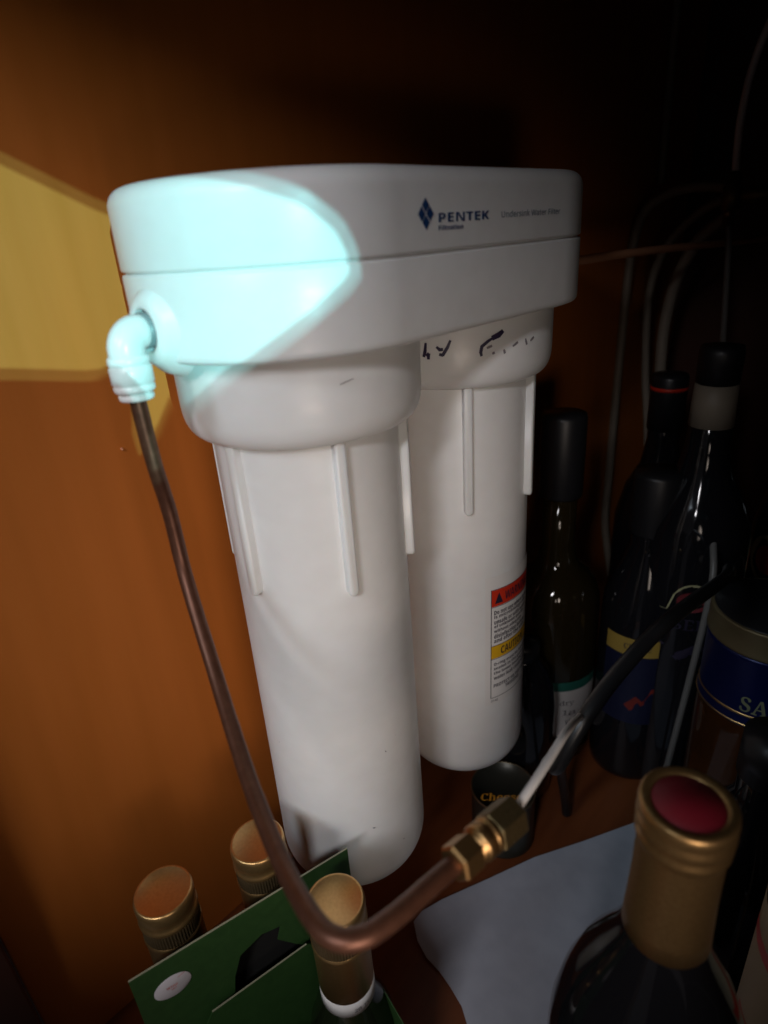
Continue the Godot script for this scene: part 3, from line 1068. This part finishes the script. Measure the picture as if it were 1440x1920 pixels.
func shelf_bottles() -> void:
	var st := begin()
	# paper on the floor, its near left corner lifted
	var left := [Vector2(.112, -.216), Vector2(.088, -.172), Vector2(.064, -.131), Vector2(.046, -.090), Vector2(.030, -.053), Vector2(.0250, -.034), Vector2(.0255, -.024), Vector2(.036, -.016), Vector2(.048, -.012), Vector2(.060, -.0115), Vector2(.072, -.009), Vector2(.085, -.005), Vector2(.097, .003), Vector2(.110, .02), Vector2(.12, .06)]
	var right := [Vector2(.46, -.330), Vector2(.45, -.30), Vector2(.44, -.27), Vector2(.43, -.24), Vector2(.42, -.2), Vector2(.41, -.17), Vector2(.40, -.14), Vector2(.39, -.11), Vector2(.38, -.08), Vector2(.38, -.06), Vector2(.37, -.03), Vector2(.36, 0), Vector2(.35, .03), Vector2(.34, .06), Vector2(.33, .10)]
	var loops := []
	for i in left.size():
		var l := PackedVector3Array()
		for k in 15:
			var p: Vector2 = left[i].lerp(right[i], k / 14.0)
			var lift := .006 * exp(-Vector2(p.x - .03, p.y + .03).length() / .02) + .0006 * (1.0 + sin(p.x * 60.0 + p.y * 25.0))
			l.append(Vector3(p.x, FLOOR + .0008 + lift, p.y))
		loops.append(l)
	for i in left.size() - 1:
		for k in 14:
			var p: PackedVector3Array = loops[i]
			var q: PackedVector3Array = loops[i + 1]
			quad(st, q[k], p[k], p[k + 1], q[k + 1])
			var dn := Vector3(0, -.0004, 0)
			quad(st, q[k] + dn, q[k + 1] + dn, p[k + 1] + dn, p[k] + dn)
	tag(build("paper_sheet", st, M.paper), "large white paper sheet lying on the cabinet floor", "paper")

	# tin below the far housing
	var t := thing("food_tin", "small dark tin with orange and white lettering below the far housing", "tin", Vector3(.0300, FLOOR, -.136))
	st = begin()
	lathe(st, [Vector2(0, .0), Vector2(.026, .0), Vector2(.0268, .001), Vector2(.0262, .003), Vector2(.0262, .051), Vector2(.0268, .053), Vector2(.0262, .0545), Vector2(.0252, .0540), Vector2(.0248, .0520), Vector2(0, .0518)], Vector3.ZERO, 48)
	build("can_body", st, M.tin, t)
	st = begin()
	lathe(st, [Vector2(.0250, .0530), Vector2(.0256, .0546), Vector2(.0266, .0546), Vector2(.0271, .0536), Vector2(.0268, .0526)], Vector3.ZERO, 48)
	build("rim", st, M.tin_edge, t)
	st = hard()
	var lid := on_plane(Vector3(0, .0520, 0), Vector3(.76, 0, -.65), Vector3(-.65, 0, -.76))
	words(st, "Cheese", -.020, -.013, .034, .0075, lid, true, true, .0003, .2)
	build("lid_print", st, M.orange_ink, t)
	st = hard()
	var side := on_cylinder(Vector3.ZERO, .0263, deg_to_rad(5.0))
	words(st, "White", .0, .033, .021, .010, side, true, true)
	words(st, "Truffle", .001, .020, .022, .010, side, true, true)
	build("side_print", st, M.pale_ink, t)

	# tall bottle with the long black cap
	var b := bottle("olive glass bottle with long black cap and white label behind the far housing", Vector3(.0, FLOOR, -.262), [Vector2(0, .003), Vector2(.036, .0), Vector2(.0395, .003), Vector2(.040, .01), Vector2(.040, .160), Vector2(.0390, .172), Vector2(.0355, .184), Vector2(.029, .194), Vector2(.021, .201), Vector2(.0165, .208), Vector2(.0145, .222), Vector2(.0142, .285), Vector2(.005, .286)], M.glass_olive)
	st = begin()
	lathe(st, [Vector2(.014, .268), Vector2(.0178, .268), Vector2(.0182, .270), Vector2(.0182, .336), Vector2(.0174, .339), Vector2(0, .340)], Vector3.ZERO, 40)
	build("black_cap", st, M.cap_black, b)
	var bc := on_cylinder(Vector3.ZERO, .0401, deg_to_rad(45.0))
	st = begin()
	patch(st, -.040, .034, .040, .088, bc, .0003, 24)
	var wl := build("white_label", st, M.label_white, b)
	st = begin()
	patch(st, -.040, .088, .040, .098, bc, .0003, 24)
	build("teal_band", st, M.teal, wl)
	st = hard()
	for i in 3:
		words(st, ["dry", "la", "vino"][i], -.002 + .003 * i, .070 - .011 * i, .014, .007, bc, false, true)
	stroke(st, [Vector2(.018, .056), Vector2(.022, .064), Vector2(.030, .072)], .0012, bc)
	build("label_print", st, M.ink, wl)

	# small bottle half hidden behind the far housing
	b = bottle("small dark bottle almost hidden behind the far housing, beside the white labelled bottle", Vector3(.012, FLOOR, -.1925), [Vector2(0, .003), Vector2(.024, .0), Vector2(.027, .004), Vector2(.0275, .03), Vector2(.0275, .100), Vector2(.0255, .118), Vector2(.020, .134), Vector2(.013, .144), Vector2(.011, .152), Vector2(.005, .153)], M.glass_black)
	st = begin()
	lathe(st, [Vector2(.0108, .146), Vector2(.0128, .146), Vector2(.0128, .160), Vector2(0, .161)], Vector3.ZERO, 32)
	build("black_cap", st, M.cap_black, b)

	# dark bottle with yellow label
	b = bottle("dark slim bottle with yellow topped label and black cap", Vector3(.072, FLOOR, -.285), [Vector2(0, .003), Vector2(.030, .0), Vector2(.0335, .003), Vector2(.034, .01), Vector2(.034, .165), Vector2(.033, .185), Vector2(.027, .205), Vector2(.020, .222), Vector2(.0165, .236), Vector2(.0158, .262), Vector2(.005, .263)], M.glass_black)
	st = begin()
	lathe(st, [Vector2(.0155, .245), Vector2(.0188, .245), Vector2(.019, .247), Vector2(.019, .294), Vector2(.018, .297), Vector2(0, .298)], Vector3.ZERO, 40)
	build("black_cap", st, M.cap_black, b)
	bc = on_cylinder(Vector3.ZERO, .0341, deg_to_rad(-8.0))
	st = begin()
	patch(st, -.012, .142, .040, .159, bc, .0003, 20)
	var yl := build("yellow_label", st, mat(.34, .22, .04, .6), b)
	st = begin()
	patch(st, -.012, .070, .040, .1418, bc, .0003, 20)
	build("blue_label", st, mat(.006, .008, .03, .5), yl)
	st = hard()
	words(st, "Classic", .005, .148, .022, .006, bc, true, true, .0005)
	build("label_print", st, M.ink, yl)
	st = begin()
	stroke(st, [Vector2(.014, .088), Vector2(.022, .096), Vector2(.034, .105)], .011, bc, .0006)
	build("red_stripe", st, mat(.16, .015, .01, .6), yl)

	# rum-like bottle with arched label
	b = bottle("broad dark bottle with cream arched label and red crest", Vector3(.098, FLOOR, -.303), [Vector2(0, .003), Vector2(.037, .0), Vector2(.0405, .003), Vector2(.041, .01), Vector2(.041, .235), Vector2(.039, .255), Vector2(.030, .277), Vector2(.020, .296), Vector2(.0160, .315), Vector2(.0135, .37), Vector2(.005, .371)], M.glass_black)
	st = begin()
	lathe(st, [Vector2(.0135, .366), Vector2(.0148, .366), Vector2(.0150, .388), Vector2(.0142, .392), Vector2(0, .393)], Vector3.ZERO, 36)
	build("black_cap", st, M.cap_black, b)
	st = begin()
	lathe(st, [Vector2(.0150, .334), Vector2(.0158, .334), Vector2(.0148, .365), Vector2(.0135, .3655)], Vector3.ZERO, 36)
	build("neck_label", st, M.dimmed_white, b)
	bc = on_cylinder(Vector3.ZERO, .0411, deg_to_rad(26.0))
	var lab := PackedVector2Array([Vector2(-.045, .125), Vector2(.045, .125)])
	for i in 25:
		var x := .045 - .09 * i / 24.0
		lab.append(Vector2(x, .196 + (.022 * sqrt(maxf(0.0, 1.0 - pow(x / .017, 2.0))) if absf(x) < .017 else -.004)))
	st = hard()
	card(st, lab, .0002, bc)
	var cl := build("arched_label", st, mat(.48, .45, .25, .6), b)
	st = hard()
	var disc := PackedVector2Array()
	for k in 24:
		disc.append(Vector2(.012 * cos(TAU * k / 24), .202 + .009 * sin(TAU * k / 24)))
	card(st, disc, .0003, func(x: float, yy: float, off: float) -> Vector3: return bc.call(x, yy, .0003 + off))
	build("red_crest", st, mat(.15, .012, .018, .6), cl)
	st = hard()
	words(st, "RESERVE", -.030, .176, .060, .010, bc, true, true, .0005)
	stroke(st, [Vector2(-.02, .158), Vector2(-.005, .150), Vector2(.008, .159), Vector2(.02, .146)], .008, bc, .0005)
	build("label_print", st, M.ink, cl)

	# red ringed neck behind
	b = bottle("dark bottle with a thin red ring on its neck, behind the others", Vector3(.030, FLOOR, -.40), [Vector2(0, .003), Vector2(.034, .0), Vector2(.037, .004), Vector2(.037, .205), Vector2(.030, .235), Vector2(.018, .26), Vector2(.0145, .285), Vector2(.0142, .325), Vector2(.005, .326)], M.glass_black)
	st = begin()
	lathe(st, [Vector2(.0141, .295), Vector2(.0160, .295), Vector2(.0160, .343), Vector2(.0150, .346), Vector2(0, .347)], Vector3.ZERO, 32)
	build("black_capsule", st, M.cap_black, b)
	st = begin()
	lathe(st, [Vector2(.0158, .3325), Vector2(.0164, .3325), Vector2(.0164, .3355), Vector2(.0158, .3355)], Vector3.ZERO, 32)
	build("red_ring", st, M.label_red, b)

	# blue sleeved jar
	var j := thing("jar", "amber jar with deep blue sleeve and wide gold lid", "jar", Vector3(.1725, FLOOR, -.250))
	st = begin()
	lathe(st, [Vector2(0, .002), Vector2(.034, .0), Vector2(.038, .003), Vector2(.0385, .010), Vector2(.0385, .140), Vector2(.0375, .150), Vector2(.0355, .155), Vector2(.0355, .20), Vector2(0, .201)], Vector3.ZERO, 56)
	build("glass_body", st, M.glass_amber, j)
	st = begin()
	lathe(st, [Vector2(.0356, .152), Vector2(.0392, .152), Vector2(.0396, .154), Vector2(.0386, .156), Vector2(.0386, .204), Vector2(.0392, .206), Vector2(.0384, .208), Vector2(.0356, .2085)], Vector3.ZERO, 56)
	var slv := build("blue_sleeve", st, M.blue_foil, j)
	st = begin()
	lathe(st, [Vector2(.0387, .1605), Vector2(.0392, .1610), Vector2(.0392, .1622), Vector2(.0387, .1626)], Vector3.ZERO, 56)
	lathe(st, [Vector2(.0390, .1528), Vector2(.0399, .1533), Vector2(.0399, .1541), Vector2(.0392, .1546)], Vector3.ZERO, 56)
	build("gold_line", st, M.gold, slv)
	st = hard()
	words(st, "SAK", -.002, .1650, .026, .0125, on_cylinder(Vector3.ZERO, .0388, deg_to_rad(0.0)), true, true, .0004)
	build("sleeve_print", st, mat(.25, .26, .15, .6), slv)
	st = begin()
	lathe(st, [Vector2(.0356, .2085), Vector2(.0396, .2088), Vector2(.0400, .2100), Vector2(.0394, .2115), Vector2(.0394, .2270), Vector2(.0398, .2280), Vector2(.0390, .2295), Vector2(.0370, .2290), Vector2(0, .2280)], Vector3.ZERO, 56)
	build("gold_lid", st, mat(.22, .17, .09, .5, .5), j)
	st = begin()
	lathe(st, [Vector2(.0374, .2292), Vector2(.0368, .2300), Vector2(0, .2298)], Vector3.ZERO, 48)
	build("lid_disc", st, M.cap_black, j)

	# bottle with round emblem behind the jar
	b = bottle("dark bottle with round cream and red emblem behind the blue jar", Vector3(.156, FLOOR, -.42), [Vector2(0, .003), Vector2(.038, .0), Vector2(.042, .004), Vector2(.042, .22), Vector2(.036, .25), Vector2(.022, .275), Vector2(.016, .30), Vector2(.015, .35), Vector2(.005, .351)], M.glass_black)
	st = begin()
	lathe(st, [Vector2(.0148, .325), Vector2(.0170, .325), Vector2(.0170, .362), Vector2(.016, .365), Vector2(0, .366)], Vector3.ZERO, 32)
	build("black_cap", st, M.cap_black, b)
	bc = on_cylinder(Vector3.ZERO, .0421, deg_to_rad(-25.0))
	for q in [[.020, .0004, "emblem", mat(.48, .45, .25, .6)], [.012, .0008, "red_crest", M.label_red]]:
		disc = PackedVector2Array()
		for k in 28:
			disc.append(Vector2(q[0] * cos(TAU * k / 28), .196 + q[0] * 1.15 * sin(TAU * k / 28)))
		st = hard()
		var lift: float = q[1]
		card(st, disc, .0002, func(x: float, yy: float, off: float) -> Vector3: return bc.call(x, yy, lift + off))
		build(q[2], st, q[3], b)

	# small clear bottle
	b = bottle("small clear glass bottle standing behind the red topped wine bottle", Vector3(.148, FLOOR, -.283), [Vector2(0, .004), Vector2(.020, .0), Vector2(.0225, .002), Vector2(.023, .008), Vector2(.023, .060), Vector2(.020, .075), Vector2(.012, .088), Vector2(.0095, .096), Vector2(.0095, .112), Vector2(.0105, .113), Vector2(.0105, .117), Vector2(.0075, .117), Vector2(.0075, .095), Vector2(.010, .086), Vector2(.018, .073), Vector2(.0208, .060), Vector2(.0208, .008), Vector2(.018, .005), Vector2(0, .006)], M.glass_clear)
	# pale labelled bottle cut off at the frame's edge
	b = bottle("bottle with cream and red label beside the large wine bottle", Vector3(.262, FLOOR, -.075), [Vector2(0, .003), Vector2(.036, .0), Vector2(.0395, .003), Vector2(.040, .01), Vector2(.040, .20), Vector2(.036, .22), Vector2(.024, .24), Vector2(.0155, .258), Vector2(.0145, .30), Vector2(.005, .301)], M.glass_olive)
	bc = on_cylinder(Vector3.ZERO, .0401, deg_to_rad(-40.0))
	st = begin()
	patch(st, -.036, .06, .036, .185, bc, .0003, 20)
	cl = build("cream_label", st, mat(.5, .42, .28, .6), b)
	st = begin()
	patch(st, -.020, .080, .020, .110, bc, .0005, 12)
	build("red_panel", st, M.label_red, cl)
	st = begin()
	patch(st, -.030, .158, .030, .166, bc, .0005, 12)
	build("red_line", st, M.label_red, cl)
	# unlit bottle right behind the red-topped one
	b = bottle("plain dark bottle standing right behind the large wine bottle", Vector3(.205, FLOOR, -.130), [Vector2(0, .003), Vector2(.033, .0), Vector2(.0365, .003), Vector2(.037, .01), Vector2(.037, .13), Vector2(.033, .150), Vector2(.020, .168), Vector2(.0145, .18), Vector2(.0142, .215), Vector2(.005, .216)], M.glass_black)
	st = begin()
	lathe(st, [Vector2(.0140, .195), Vector2(.0160, .195), Vector2(.0160, .222), Vector2(0, .223)], Vector3.ZERO, 32)
	build("black_cap", st, M.cap_black, b)
